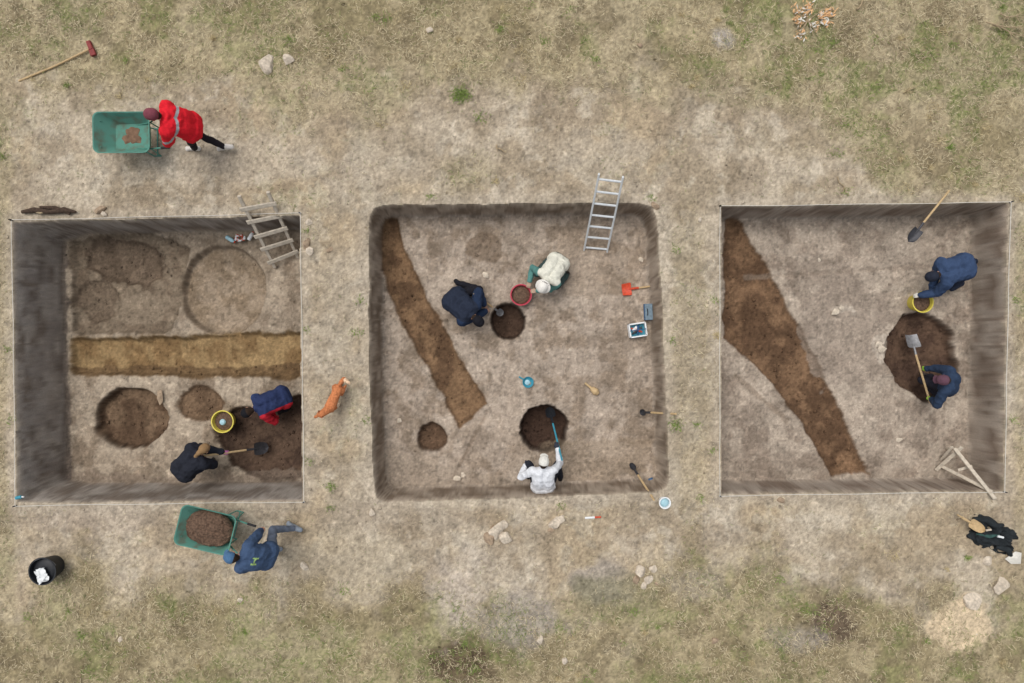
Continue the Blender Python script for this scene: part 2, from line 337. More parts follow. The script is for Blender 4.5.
# ---------------------------------------------------------------- object building
class Part:
    def __init__(s): s.v=[];s.f=[];s.m=[];s.mats=[]
    def mi(s,m):
        if m not in s.mats:s.mats.append(m)
        return s.mats.index(m)
    def add(s,v,f,m):
        o=len(s.v);s.v.extend([Vector(q) for q in v]);s.f.extend([[i+o for i in q] for q in f]);s.m.extend([s.mi(m)]*len(f))
    def tube(s,pts,r,m,seg=8,cap=True):
        pts=[Vector(p) for p in pts];rs=r if isinstance(r,(list,tuple)) else [r]*len(pts);v=[];f=[]
        for i,p in enumerate(pts):
            d=(pts[min(i+1,len(pts)-1)]-pts[max(i-1,0)]).normalized()
            a=d.cross(Vector((0,0,1)));a=a if a.length>.05 else d.cross(Vector((1,0,0)));a.normalize();b=d.cross(a)
            for j in range(seg):
                t=2*math.pi*j/seg;v.append(p+(a*math.cos(t)+b*math.sin(t))*rs[i])
        for i in range(len(pts)-1):
            for j in range(seg):
                k=(j+1)%seg;f.append([i*seg+j,i*seg+k,(i+1)*seg+k,(i+1)*seg+j])
        if cap: f.append(list(range(seg))[::-1]);f.append([(len(pts)-1)*seg+j for j in range(seg)])
        s.add(v,f,m)
    def beam(s,a,b,w,h,m,up=(0,0,1)):
        a=Vector(a);b=Vector(b);d=(b-a).normalized();u=Vector(up);r=d.cross(u);r=r if r.length>.05 else d.cross(Vector((1,0,0)));r.normalize();u=r.cross(d)
        v=[];c=.15
        prof=[(-.5,-.5+c),(-.5+c*h/w,-.5),(.5-c*h/w,-.5),(.5,-.5+c),(.5,.5-c),(.5-c*h/w,.5),(-.5+c*h/w,.5),(-.5,.5-c)]
        for p in(a,b):
            for q,t in prof:v.append(p+r*q*w+u*t*h)
        f=[[i,(i+1)%8,8+(i+1)%8,8+i] for i in range(8)]+[list(range(8))[::-1],list(range(8,16))]
        s.add(v,f,m)
    def lathe(s,prof,m,seg=28,c=(0,0,0),cap0=False,cap1=False,sx=1,sy=1):
        v=[];f=[];n=len(prof);c=Vector(c)
        for r,z in prof:
            for j in range(seg):
                t=2*math.pi*j/seg;v.append(c+Vector((r*math.cos(t)*sx,r*math.sin(t)*sy,z)))
        for i in range(n-1):
            for j in range(seg):
                k=(j+1)%seg;f.append([i*seg+j,i*seg+k,(i+1)*seg+k,(i+1)*seg+j])
        if cap0:f.append(list(range(seg))[::-1])
        if cap1:f.append([(n-1)*seg+j for j in range(seg)])
        s.add(v,f,m)
    def obj(s,name,loc=(0,0,0),rot=0,smooth=True):
        me=bpy.data.meshes.new(name);me.from_pydata([tuple(q) for q in s.v],[],s.f)
        for m in s.mats:me.materials.append(m)
        me.polygons.foreach_set('material_index',s.m)
        if smooth:
            me.polygons.foreach_set('use_smooth',[True]*len(me.polygons))
            try: me.set_sharp_from_angle(angle=math.radians(38))
            except Exception: pass
        me.update();ob=link(bpy.data.objects.new(name,me));ob.location=loc;ob.rotation_euler=(0,0,rot);return ob
def shovel(name,tip,end,hm=None,bm=None,bw=.20,bl=.27,square=False,up=(0,0,1),hr=.019,grip=False):
    hm=hm or M_handle;bm=bm or M_steel;p=Part();tip=Vector(tip);end=Vector(end)
    d=(end-tip).normalized();r=d.cross(Vector(up)).normalized();n=r.cross(d)
    ns=9;nt=9;v=[];f=[]
    for lay in(0,1):
        for i in range(nt):
            t=i/(nt-1)
            wdt=bw/2*((min(1,math.sqrt(max(0,1-(1-min(1,t/.55))**2))*.98+.02)) if not square else (.86+.14*t))
            if t>.86: wdt*=1-.12*(t-.86)/.14
            for j in range(ns):
                q=-1+2*j/(ns-1);v.append(tip+d*(t*bl)+r*(q*wdt)+n*(.035*q*q-.03*math.sin(t*2.2)*(.4)+.02*(t) -lay*.003))
    for lay in(0,1):
        o=lay*ns*nt
        for i in range(nt-1):
            for j in range(ns-1):
                q=[o+i*ns+j,o+i*ns+j+1,o+(i+1)*ns+j+1,o+(i+1)*ns+j];f.append(q if lay==0 else q[::-1])
    p.add(v,f,bm)
    s0=tip+d*(bl*.72)+n*.012
    p.tube([s0,tip+d*(bl+.02)+n*.01,tip+d*(bl+.14)],[.010,.021,.022],bm)
    p.tube([tip+d*(bl+.10),tip+d*(bl+.12)+(end-tip-d*bl)*.4,end],[hr,hr*1.05,hr],hm)
    if grip: p.tube([end-r*.055,end+r*.055],.016,hm);
    else: p.lathe([(.001,.012),(hr*.8,.006),(hr,-.01)],hm,10,c=end)
    return p.obj(name)
M_rust=solid('rusty_dirt',L(118,92,74),.95,0,.35,14,.5)
def barrow(loc,yaw,tilt,soil):
    p=Part()
    def rr(L_,Wd,y0,z,rad,n=6):
        o=[]
        for cx,cy,a0 in[(Wd/2-rad,L_/2-rad,0),(-Wd/2+rad,L_/2-rad,90),(-Wd/2+rad,-L_/2+rad,180),(Wd/2-rad,-L_/2+rad,270)]:
            for i in range(n):
                a=math.radians(a0+90*i/(n-1));o.append(Vector((cx+rad*math.cos(a),y0+cy+rad*math.sin(a),z)))
        return o
    secs=[rr(.56,.40,-.05,.34,.06),rr(.60,.44,-.045,.36,.07),rr(.76,.56,-.01,.48,.09),rr(.90,.66,.02,.60,.10),rr(.935,.69,.02,.605,.11),rr(.935,.69,.02,.595,.11)]
    for l in secs[3:]:
        for q in l:
            if q.y>.2:q.z+=.03
    inner=[rr(.895,.655,.02,.598,.10),rr(.755,.555,-.01,.482,.09),rr(.59,.43,-.045,.366,.065)]
    for q in inner[0]:
        if q.y>.2:q.z+=.03
    n=len(secs[0]);v=[];f=[]
    for l in secs:v+=l
    for i in range(len(secs)-1):
        for j in range(n):
            k=(j+1)%n;f.append([i*n+j,i*n+k,(i+1)*n+k,(i+1)*n+j])
    f.append(list(range(n))[::-1]);p.add(v,f,M_teal)
    v=[];f=[]
    for l in [secs[5]]+inner:v+=l
    for i in range(3):
        for j in range(n):
            k=(j+1)%n;f.append([i*n+j,i*n+k,(i+1)*n+k,(i+1)*n+j])
    f.append([3*n+j for j in range(n)]);p.add(v,f,M_tealdirt)
    gn=26;v=[];f=[];Lx,Ly=(.60,.82) if soil else (.30,.34)
    for i in range(gn):
        for j in range(gn):
            a=-1+2*i/(gn-1);b=-1+2*j/(gn-1)
            a2=a*math.sqrt(1-b*b*.48);b2=b*math.sqrt(1-a*a*.48)
            e=max(abs(a),abs(b));sx=(1 if soil else 1+.5*mnoise.noise(Vector((a*1.5,b*1.5,9))))
            if soil:
                zz=.52+.09*(1-e**2.2)-.03*(e>.95)+.035*mnoise.noise(Vector((a*3+loc[0],b*3,5)))+.035*mnoise.noise(Vector((a*9+loc[0],b*9,1)))
            else:
                zz=.366+.014*(1-e**1.5)-.006*(e>.9)+.007*mnoise.noise(Vector((a*4,b*4,5)))
            v.append((a2*Lx/2*sx,b2*Ly/2*sx+(0.0 if soil else -.04),zz))
    for i in range(gn-1):
        for j in range(gn-1):f.append([i*gn+j,(i+1)*gn+j,(i+1)*gn+j+1,i*gn+j+1])
    p.add(v,f,M_dsoil if soil else M_rust)
    for s in(-1,1):
        p.tube([(s*.06,.62,.20),(s*.12,.38,.29),(s*.19,.0,.335),(s*.22,-.35,.40),(s*.27,-.62,.60),(s*.27,-.76,.62)],.014,M_teal)
        p.tube([(s*.27,-.64,.602),(s*.27,-.79,.625)],.021,M_rubber)
        p.tube([(s*.2,-.15,.35),(s*.24,-.22,.02),(s*.24,-.34,.02),(s*.22,-.36,.40)],.012,M_teal)
        p.tube([(s*.06,.55,.20),(s*.2,.45,.44),(s*.22,.40,.56)],.010,M_teal)
    p.tube([(-.24,-.28,.02),(.24,-.28,.02)],.011,M_teal)
    v=[];f=[];ns=28;mn=8
    for i in range(ns):
        a=2*math.pi*i/ns
        for j in range(mn):
            b=2*math.pi*j/mn;rad=.125+.038*math.cos(b);v.append((.034*math.sin(b),.44+rad*math.cos(a),.163+rad*math.sin(a)))
    for i in range(ns):
        for j in range(mn):
            k=(i+1)%ns;l=(j+1)%mn;f.append([i*mn+j,k*mn+j,k*mn+l,i*mn+l])
    p.add(v,f,M_rubber);p.tube([(-.05,.44,.163),(.05,.44,.163)],.09,M_steel,18);p.tube([(-.08,.44,.163),(.08,.44,.163)],.014,M_dsteel)
    o=p.obj('wheelbarrow',loc,yaw);o.rotation_euler=(tilt,0,yaw);return o
barrow((-6.50,3.49,0),math.radians(91),0,False)
barrow((-5.10,-3.15,0),math.radians(76),0,True)
def bucket(name,loc,r,h,mat,fill=None,rim=None,fz=.6,bail=True,rotb=0,extra=None):
    p=Part();rb=r*.78
    p.lathe([(rb,0),(r,h),(r+.014,h+.002),(r+.014,h+.014),(r-.006,h+.014),(r-.008,h),(rb-.006,.012)],rim or mat,cap0=True,cap1=True)
    if fill:
        zz=h*fz;rr_=(rb+(r-rb)*fz)-.008
        p.lathe([(rr_,zz-.01),(rr_*.9,zz+.005),(rr_*.6,zz+.022),(rr_*.3,zz+.03),(.002,zz+.026)],fill)
    if bail:
        pts=[]
        for i in range(13):
            a=math.pi*i/12;pts.append(((r+.014)*math.cos(a),(r+.0)*math.sin(a)*.97,h-.01+.02*math.sin(a)))
        p.tube(pts,.0035,M_steel,6)
    if extra:extra(p)
    return p.obj(name,loc,rotb)
c=W(521,295,-.55);bucket('red_bucket',(c.x,c.y,-.75),.185,.24,M_crim,M_dsoil,fz=.75,rotb=1)
def ex(p): p.lathe([(.0,.17),(.05,.18),(.06,.205),(.045,.23),(.002,.24)],M_lblue,16,c=(-.01,.01,0))
c=W(221,422,-.8);bucket('yellow_bucket',(c.x,c.y,gz(c.x,c.y)),.20,.22,M_yellow,M_dsoil,fz=.7,rotb=2,extra=ex)
c=W(922,302,-.6);bucket('yellow_bucket',(c.x,c.y,-.84),.185,.26,M_yellow,M_dsoil,fz=.82,rotb=2.5)
def ex2(p):
    v=[];f=[];n=10
    for i in range(n):
        for j in range(n):
            a=-1+2*i/(n-1);b=-1+2*j/(n-1);v.append((a*.1-.03+.03*mnoise.noise(Vector((a*2,b*2,7))),b*.12-.06+.04*mnoise.noise(Vector((a*2,b*2,17))),.33+.06*mnoise.noise(Vector((a*2.3,b*2.3,3)))+.03*(1-a*a)*(1-b*b)))
    for i in range(n-1):
        for j in range(n-1):f.append([i*n+j,(i+1)*n+j,(i+1)*n+j+1,i*n+j+1])
    p.add(v,f,M_white)
c=W(43,571,.3);bucket('black_bucket',(c.x,c.y,0),.225,.31,M_black,M_black,fz=.8,rotb=.4,extra=ex2)
c=W(665,503,.18);bucket('white_bucket',(c.x,c.y,0),.09,.17,M_white,M_lblue,fz=.8,rotb=1.4)
def bottle(name,loc,r,h,mat,capm):
    p=Part();p.lathe([(r*.9,0),(r,.01),(r,h*.62),(r*.75,h*.78),(r*.35,h*.86),(r*.33,h*.9)],mat,20,cap0=True)
    p.lathe([(r*.4,h*.89),(r*.42,h*.9),(r*.42,h),(r*.36,h*1.005)],capm,14,cap0=True,cap1=True)
    return p.obj(name,loc,random.random()*6)
c=W(650,478,-.7);o=bottle('drink_bottle',(c.x,c.y,-.68),.045,.24,M_blue,M_white);o.rotation_euler=(1.5,0,.4)
c=W(528,382,-.75)
p=Part();p.lathe([(.001,0),(.05,.006),(.085,.03),(.1,.065),(.104,.066),(.09,.03),(.06,.012),(.001,.01)],M_turq);p.tube([(.09,0,.055),(.2,.0,.06)],.014,M_turq);p.lathe([(.0,.012),(.05,.03),(.002,.05)],M_lblue,12,c=(.01,.01,0));p.obj('turquoise_scoop',(c.x,c.y,-.74),2.6)
# ---- ladders
p=Part();a0,b0=W(275,267,-1.0),W(298,257,-1.0);a1,b1=W(239,196,.38),W(268,192,.38)
p.beam(a0,a1,.06,.05,M_wood);p.beam(b0,b1,.06,.05,M_wood)
for i,t in enumerate([.10,.29,.48,.67,.85]):
    u=Vector((0,-.6,.55)).normalized()*.04;A=a0.lerp(a1,t+.01*(i%2))+u;B=b0.lerp(b1,t)+u;e=(B-A).normalized()*.07
    p.beam(A-e,B+e,.022,.095,M_wood,up=(a1-a0))
p.obj('wooden_ladder')
p=Part();a0,b0=W(584,250,-.76),W(607,252,-.76);a1,b1=W(599,174,.6),W(623,177,.6)
p.beam(a0,a1,.032,.06,M_alu);p.beam(b0,b1,.032,.06,M_alu)
for t in [.04,.19,.34,.49,.64,.79,.94]: p.tube([a0.lerp(a1,t),b0.lerp(b1,t)],.02,M_alu)
p.obj('aluminium_ladder')
p=Part()
A0=W(955,449,-.55);A1=W(995,499,.12);B0=W(941,466,-.80);B1=W(992,492,.06)
p.beam(A0,A1,.065,.035,M_wood);p.beam(B0,B1,.06,.035,M_wood)
p.beam(W(962,447,-.5),W(936,470,-.82),.065,.028,M_wood);p.beam(W(952,447,-.5),W(941,460,-.82),.05,.03,M_wood)
p.beam(W(958,470,-.42),W(972,466,-.38),.045,.025,M_wood)
p.beam(A0,Vector((A0.x+.02,A0.y-.03,-.84)),.05,.035,M_wood)
p.obj('wooden_trestle')
def stringline(pts,sag=.004):
    p=Part();P=[W(a,b,.035) for a,b in pts]
    for i in range(len(P)-1):
        seg=[]
        for q in range(9):
            t=q/8;v=P[i].lerp(P[i+1],t);v.z-=4*t*(1-t)*sag*4;v.x+=.006*math.sin(q*2.1+i);v.y+=.006*math.cos(q*1.7+i);seg.append(v)
        p.tube(seg,.0045,M_string,5)
    for q in P:
        p.tube([(q.x,q.y,-.06),(q.x,q.y,.09)],.011,M_dsteel,8);p.tube([(q.x,q.y,.03),(q.x,q.y,.045)],.017,M_string,8)
    p.obj('string_line')
stringline([(11,220),(300,213),(304,502),(15,506),(11,220)])
stringline([(720,206),(1011,202),(1005,492),(720,496),(720,206)])
shovel('shovel',W(908,242,-.05),W(949,191,.12),bm=M_dsteel,bw=.19)
shovel('shovel',W(631,464,-.74),W(654,500,.10),bm=M_dsteel,bw=.10,bl=.18)
shovel('shovel',W(641,412,-.74),W(676,414,.10),hm=M_handle,bm=M_dsteel,bw=.12,bl=.15)
p=Part();p.tube([W(19,81,.03),W(55,66,.045),W(92,48,.05)],[.019,.016,.018],M_handle)
M_maroon=solid('maroon_iron',L(128,52,50),.6,.1)
q=W(91,48,.05);d=Vector((.35,-.94,0)).normalized()
p.beam(q-d*.12,q+d*.03,.075,.07,M_maroon);p.beam(q+d*.02,q+d*.14,.095,.05,M_maroon);p.obj('sledgehammer')
shovel('red_hand_shovel',W(622,290,-.72),W(661,285,-.70),bm=M_red,bw=.24,bl=.17,square=True,hr=.018)
p=Part();a=W(585,383,-.71);b=W(602,397,-.71);d=(b-a).normalized()
p.tube([a,a+d*.14,a+d*.16,a+d*.26,a+d*.32],[.02,.022,.045,.07,.035],M_handle,10);p.obj('wooden_brush')
p=Part()
for a,b in[((-.15,-.12),(.15,-.12)),((.15,-.12),(.15,.12)),((.15,.12),(-.15,.12)),((-.15,.12),(-.15,-.12))]:
    p.beam((a[0],a[1],.07),(b[0],b[1],.07),.018,.14,M_white)
p.beam((-.15,0,.012),(.15,0,.012),.24,.012,M_turq)
p.tube([(-.1,-.06,.06),(.09,.04,.1)],.02,M_dsteel);p.tube([(-.11,.05,.05),(.08,-.05,.09)],.015,M_red);p.tube([(0,-.08,.05),(.02,.08,.11)],.022,M_blue);p.tube([(-.08,.0,.05),(.0,.06,.08)],.03,M_white)
p.tube([(-.15,0,.13),(-.13,0,.22),(.13,0,.22),(.15,0,.13)],.008,M_blue)
c=W(637,330,-.7);p.obj('tool_crate',(c.x,c.y,-.73),.15)
p=Part()
p.beam((0,-.15,.06),(0,.15,.06),.15,.12,M_blue);p.beam((0,-.145,.127),(0,.145,.127),.14,.012,solid('grey_plastic',L(110,128,140),.5));p.tube([(-.03,-.06,.13),(-.03,-.05,.17),(-.03,.05,.17),(-.03,.06,.13)],.008,M_black)
c=W(648,312,-.68);p.obj('tool_case',(c.x,c.y,-.73),.05)
p=Part();a=W(585,518,.03);b=W(601,517,.03);p.tube([a,a.lerp(b,.6)],.02,M_white);p.tube([a.lerp(b,.6),b],.016,M_red);p.obj('paint_marker')
p=Part();c=W(240,238,-.95)
for i in range(9):
    a=random.uniform(0,6);r=.07;p.tube([c+Vector((math.cos(a)*r,math.sin(a)*r,.02)),c+Vector((math.cos(a+2)*r,math.sin(a+2)*r,.05)),c+Vector((math.cos(a+3.5)*r*1.6,math.sin(a+3.5)*r,.02))],.013,[M_white,M_red,M_white][i%3],6)
p.obj('barrier_tape')
c=W(227,237,-.95);o=bottle('water_bottle',(c.x,c.y,-.93),.04,.2,M_lblue,M_red);o.rotation_euler=(1.5,0,1.0)
c=W(249,240,-.95);o=bottle('water_bottle',(c.x,c.y,-.93),.035,.18,M_white,M_red);o.rotation_euler=(1.5,0,2.6)
import bmesh
def stone(px,py,r,z=0,flat=.6,mat=None,name='stone',el=1.3):
    bm=bmesh.new();bmesh.ops.create_icosphere(bm,subdivisions=3,radius=1);s=random.random()*50
    c=W(px,py,z);zz=gz(c.x,c.y)
    pl=[Vector((random.gauss(0,1),random.gauss(0,1),random.gauss(0,.7))).normalized() for _ in range(9)];pd_=[random.uniform(.48,.85) for _ in pl]
    for v in bm.verts:
        q=v.co.copy()*(1+.15*mnoise.noise(v.co*1.5+Vector((s,0,0))))
        for n_,d_ in zip(pl,pd_):
            e=q.dot(n_)-d_
            if e>0:q-=n_*e
        v.co=Vector((q.x*el,q.y,q.z*flat))*r*1.25
    me=bpy.data.meshes.new(name);bm.to_mesh(me);bm.free();me.materials.append(mat or M_stone)
    o=link(bpy.data.objects.new(name,me));o.location=(c.x,c.y,zz+r*flat*.4);o.rotation_euler=(random.uniform(-.25,.25),random.uniform(-.25,.25),random.uniform(0,3));return o
M_stone2=solid('brown_stone',L(156,136,114),.95,0,.3,22,.5)
for i,a in enumerate([(268,65,.12),(288,61,.09),(101,210,.075),(104,214,.05),(497,531,.12),(490,537,.09),(505,538,.09),(503,525,.07),(492,528,.05),(555,524,.10),(561,519,.06),(551,530,.05),(640,572,.09),(648,579,.07),(636,580,.06),(653,569,.06),(644,586,.05),(657,584,.03),(998,585,.13),(985,560,.07),(307,244,.07),(310,250,.06),(309,222,.05),(655,206,.06),(305,566,.06),(372,512,.05),(780,500,.05),(565,660,.05),(540,640,.05),(715,640,.05),(240,600,.04),(120,640,.04),(330,250,.04),(700,220,.03),(430,30,.05),(640,45,.04)]):
    stone(*a,mat=M_stone2 if i%3==2 else None)
for a in [(883,349,.07),(879,344,.05),(889,355,.05),(836,312,.06),(842,308,.04),(486,276,.05),(600,300,.03),(458,478,.06),(463,474,.04),(640,260,.04),(820,260,.03),(900,440,.04),(400,420,.04),(570,350,.03)]: stone(a[0],a[1],a[2],-.8,.4)
stone(971,602,.15,0,.3,el=1.0)
p=Part();p.tube([W(22,212,.05),W(34,210,.06),W(50,212,.06),W(64,210,.055),W(76,212,.05)],[.03,.05,.04,.055,.02],M_bark,10);p.tube([W(40,207,.05),W(55,208,.06),W(70,214,.05)],[.02,.04,.02],M_bark,8);p.tube([W(26,209,.05),W(40,213,.08),W(58,209,.05)],[.01,.02,.01],M_twig,8);p.obj('charred_log')
p=Part()
def twig(a,b,r,sub=3):
    a=Vector(a);b=Vector(b);pts=[a.lerp(b,i/4)+Vector((random.uniform(-.03,.03),random.uniform(-.03,.03),random.uniform(0,.03))) for i in range(5)]
    p.tube(pts,[r,r*.9,r*.8,r*.6,r*.3],M_twig,6)
    for i in range(sub):
        t=pts[random.randint(1,3)];d=(b-a)*random.uniform(.2,.4);an=random.choice([-1,1])*random.uniform(.4,.9);d=Vector((d.x*math.cos(an)-d.y*math.sin(an),d.x*math.sin(an)+d.y*math.cos(an),.02));p.tube([t,t+d*.5,t+d],[r*.5,r*.4,r*.2],M_twig,5)
twig(W(984,22,.05),W(1030,30,.08),.016,5);twig(W(990,26,.05),W(1028,38,.05),.013,4);twig(W(1000,14,.05),W(1030,22,.05),.012,4);twig(W(855,10,.03),W(868,-4,.03),.016,1)
twig(W(838,178,.02),W(848,196,.02),.012,1);twig(W(245,20,.02),W(262,40,.02),.008,1);twig(W(905,90,.02),W(925,84,.02),.008,1);twig(W(495,145,.02),W(505,153,.02),.016,1)
p.obj('fallen_branch')
p=Part()
c=W(808,20,.05)
for i in range(260):
    st=random.choice([(-.02,.12),(-.18,-.02),(.22,.06),(.38,.10),(.1,-.1),(-.14,-.24),(0,.24),(.3,-.06),(-.2,.14)])
    q=c+Vector((st[0]+random.gauss(0,.05),st[1]+random.gauss(0,.05),random.uniform(0,.06)));a=random.gauss(.6,.8);l=random.uniform(.02,.05);u=Vector((math.cos(a)*l,math.sin(a)*l,random.uniform(-.01,.02)));w=Vector((-math.sin(a)*l*.3,math.cos(a)*l*.3,random.uniform(-.01,.01)))
    p.add([q-u,q+w,q+u,q-w],[[0,1,2,3]],M_leaf if i%3 else M_string)
for i in range(9):
    a=random.uniform(0,6.28);p.tube([c,c+Vector((math.cos(a)*.42,math.sin(a)*.3,.04))],[.01,.005],M_twig,5)
p.obj('dry_leafy_branch',smooth=False)
v=[];f=[];n=46;p=Part()
for i in range(n):
    for j in range(n):
        a=-1+2*i/(n-1);b=-1+2*j/(n-1);q=Vector((a*2,b*2,2))
        s_=math.sqrt(1-b*b*.48);s2=math.sqrt(1-a*a*.48)
        k=1+.45*mnoise.noise(Vector((a*1.6,b*1.6,8)))+.2*mnoise.noise(Vector((a*4,b*4,3)))
        zz=.10*max(0,1-max(abs(a),abs(b))**3)*(1+.8*mnoise.noise(q*1.4))+.05*(1-abs(mnoise.noise(q*1.7))*2.5)*(max(abs(a),abs(b))<.93)
        v.append((a*.50*s_*k,b*.27*s2*k,zz-.01))
for i in range(n-1):
    for j in range(n-1):f.append([i*n+j,(i+1)*n+j,(i+1)*n+j+1,i*n+j+1])
p.add(v,f,M_cloth_blk)
M_grn=solid('dark_green_fabric',L(50,78,74),.9,0,.4,12,.8)
p.tube([(-.42,.12,.06),(-.25,.2,.10),(-.05,.17,.12),(.1,.24,.05)],[.04,.06,.055,.03],M_cloth_blk,10);p.tube([(.1,-.15,.09),(.3,-.12,.12),(.46,-.2,.05)],[.04,.055,.035],M_cloth_blk,10)
p.tube([(-.3,-.1,.1),(-.1,-.04,.14),(.05,.06,.12)],[.02,.035,.02],M_grn,8);p.tube([(.02,.02,.15),(.12,.04,.15)],.02,M_white,8);p.tube([(-.2,.03,.14),(-.13,.08,.15)],.018,M_stone,8)
c=W(994,536,.1);p.obj('pile_of_clothing',(c.x,c.y,.0),-.42)
shovel('wooden_paddle',W(984,531,.2),W(958,515,.15),bm=M_handle,bw=.17,bl=.28,hr=.014)
p=Part();q=W(1014,556,.05);p.add([q+Vector((-.16,-.05,.0)),q+Vector((-.02,.1,.06)),q+Vector((.12,.06,.02)),q+Vector((.08,-.12,.05)),q+Vector((-.05,-.14,.0)),q+Vector((0,-.01,.09))],[[0,5,1],[1,5,2],[2,5,3],[3,5,4],[4,5,0]],M_string);p.obj('crumpled_paper_bag',smooth=False)
p=Part();q=W(16,498,.04);p.tube([q,q+Vector((.10,.02,0))],.03,M_turq,10);p.tube([q+Vector((.1,.02,0)),q+Vector((.14,.02,0))],.015,M_white,8);p.obj('spray_can')
p=Part();a=W(160,396,-.98);p.add([a+Vector((-.05,.1,0)),a+Vector((.04,.12,.01)),a+Vector((.06,-.10,.0)),a+Vector((0,-.18,.01)),a+Vector((-.06,-.04,0)),a+Vector((0,0,.03))],[[0,4,5],[4,3,5],[3,2,5],[2,1,5],[1,0,5]],M_stone2);p.obj('limestone_slab',smooth=False)
# ---------------------------------------------------------------- capsule figures
def capsule(a,b,ra,rb,seg=12,nr=4):
    a=np.array(a);b=np.array(b);d=b-a;l=np.linalg.norm(d)
    d=np.array([0,0,1.]) if l<1e-5 else d/l
    u=np.cross(d,[0,0,1.]) if abs(d[2])<.9 else np.cross(d,[1.,0,0]);u/=np.linalg.norm(u);w=np.cross(d,u)
    rings=[]
    for i in range(nr+1):
        t=-math.pi/2+math.pi/2*i/nr;rings.append((a+d*ra*math.sin(t),ra*math.cos(t)))
    for i in range(nr+1):
        t=math.pi/2*i/nr;rings.append((b+d*rb*math.sin(t),rb*math.cos(t)))
    v=[];th=np.arange(seg)*2*math.pi/seg
    for c,r in rings: v.append(c+(np.cos(th)[:,None]*u+np.sin(th)[:,None]*w)*max(r,1e-4))
    v=np.concatenate(v);f=[]
    for i in range(len(rings)-1):
        for j in range(seg):
            k=(j+1)%seg;f.append([i*seg+j,i*seg+k,(i+1)*seg+k,(i+1)*seg+j])
    f.append(list(range(seg))[::-1]);f.append([(len(rings)-1)*seg+j for j in range(seg)])
    return v,f
def figure(name,caps,colors,voxel=.009,fold=.006,cloth=(),patch=None,sm=3,fsc=9):
    vs=[];fs=[];o=0
    for a,b,ra,rb,l in caps:
        v,f=capsule(a,b,ra,rb);vs.append(v);fs+=[[i+o for i in q] for q in f];o+=len(v)
    me=bpy.data.meshes.new(name+'_raw');me.from_pydata(np.concatenate(vs).tolist(),[],fs);ob=link(bpy.data.objects.new(name+'_raw',me))
    m=ob.modifiers.new('r','REMESH');m.mode='VOXEL';m.voxel_size=voxel
    m=ob.modifiers.new('s','SMOOTH');m.factor=.5;m.iterations=sm
    dg=bpy.context.evaluated_depsgraph_get();me2=bpy.data.meshes.new_from_object(ob.evaluated_get(dg));bpy.data.objects.remove(ob)
    n=len(me2.vertices);co=np.empty(n*3);me2.vertices.foreach_get('co',co);co=co.reshape(-1,3)
    no=np.empty(n*3,dtype=np.float32);me2.vertices.foreach_get('normal',no);no=no.reshape(-1,3)
    best=np.full(n,1e9);lab=np.zeros(n,int);names=list(colors.keys())
    for a,b,ra,rb,l in caps:
        a=np.array(a);b=np.array(b);e=b-a;t=np.clip(((co-a)@e)/(e@e+1e-9),0,1);d=np.linalg.norm(co-a-e*t[:,None],axis=1)-(ra+(rb-ra)*t)
        mm=d<best;best[mm]=d[mm];lab[mm]=names.index(l)
    col=np.array([colors[k] for k in names])[lab]
    if patch is not None: col=patch(co,col,lab,names)
    isc=np.isin(lab,[names.index(k) for k in cloth if k in names])
    s=random.random()*30
    nz=np.array([ (1-abs(mnoise.noise(Vector((p[0]*fsc+s,p[1]*fsc,p[2]*fsc*.7)))*2.6))*1.0+mnoise.noise(Vector((p[0]*20+s,p[1]*20,p[2]*20)))*.45 if c else 0 for p,c in zip(co,isc)])
    co=co+no*(nz*fold*isc)[:,None]
    col=col*(1+(nz*.12*isc))[:,None]
    me2.vertices.foreach_set('co',co.astype(np.float32).ravel())
    at=me2.color_attributes.new('Col','FLOAT_COLOR','POINT');at.data.foreach_set('color',np.concatenate([np.clip(col,0.003,.9),np.ones((n,1))],1).astype(np.float32).ravel())
    me2.materials.clear();me2.materials.append(M_cloth);me2.polygons.foreach_set('use_smooth',np.ones(len(me2.polygons),bool));me2.name=name;me2.update()
    return link(bpy.data.objects.new(name,me2))
def ik(root,tgt,l1,l2,pole):
    d=tgt-root;D=min(d.length,(l1+l2)*.995);dn=d.normalized();tgt=root+dn*D
    a=(l1*l1-l2*l2+D*D)/(2*D);h=math.sqrt(max(0,l1*l1-a*a));pl=pole-dn*pole.dot(dn);pl=pl.normalized() if pl.length>1e-4 else Vector((0,0,1))
    return root+dn*a+pl*h,tgt
SKIN=L(206,158,132)
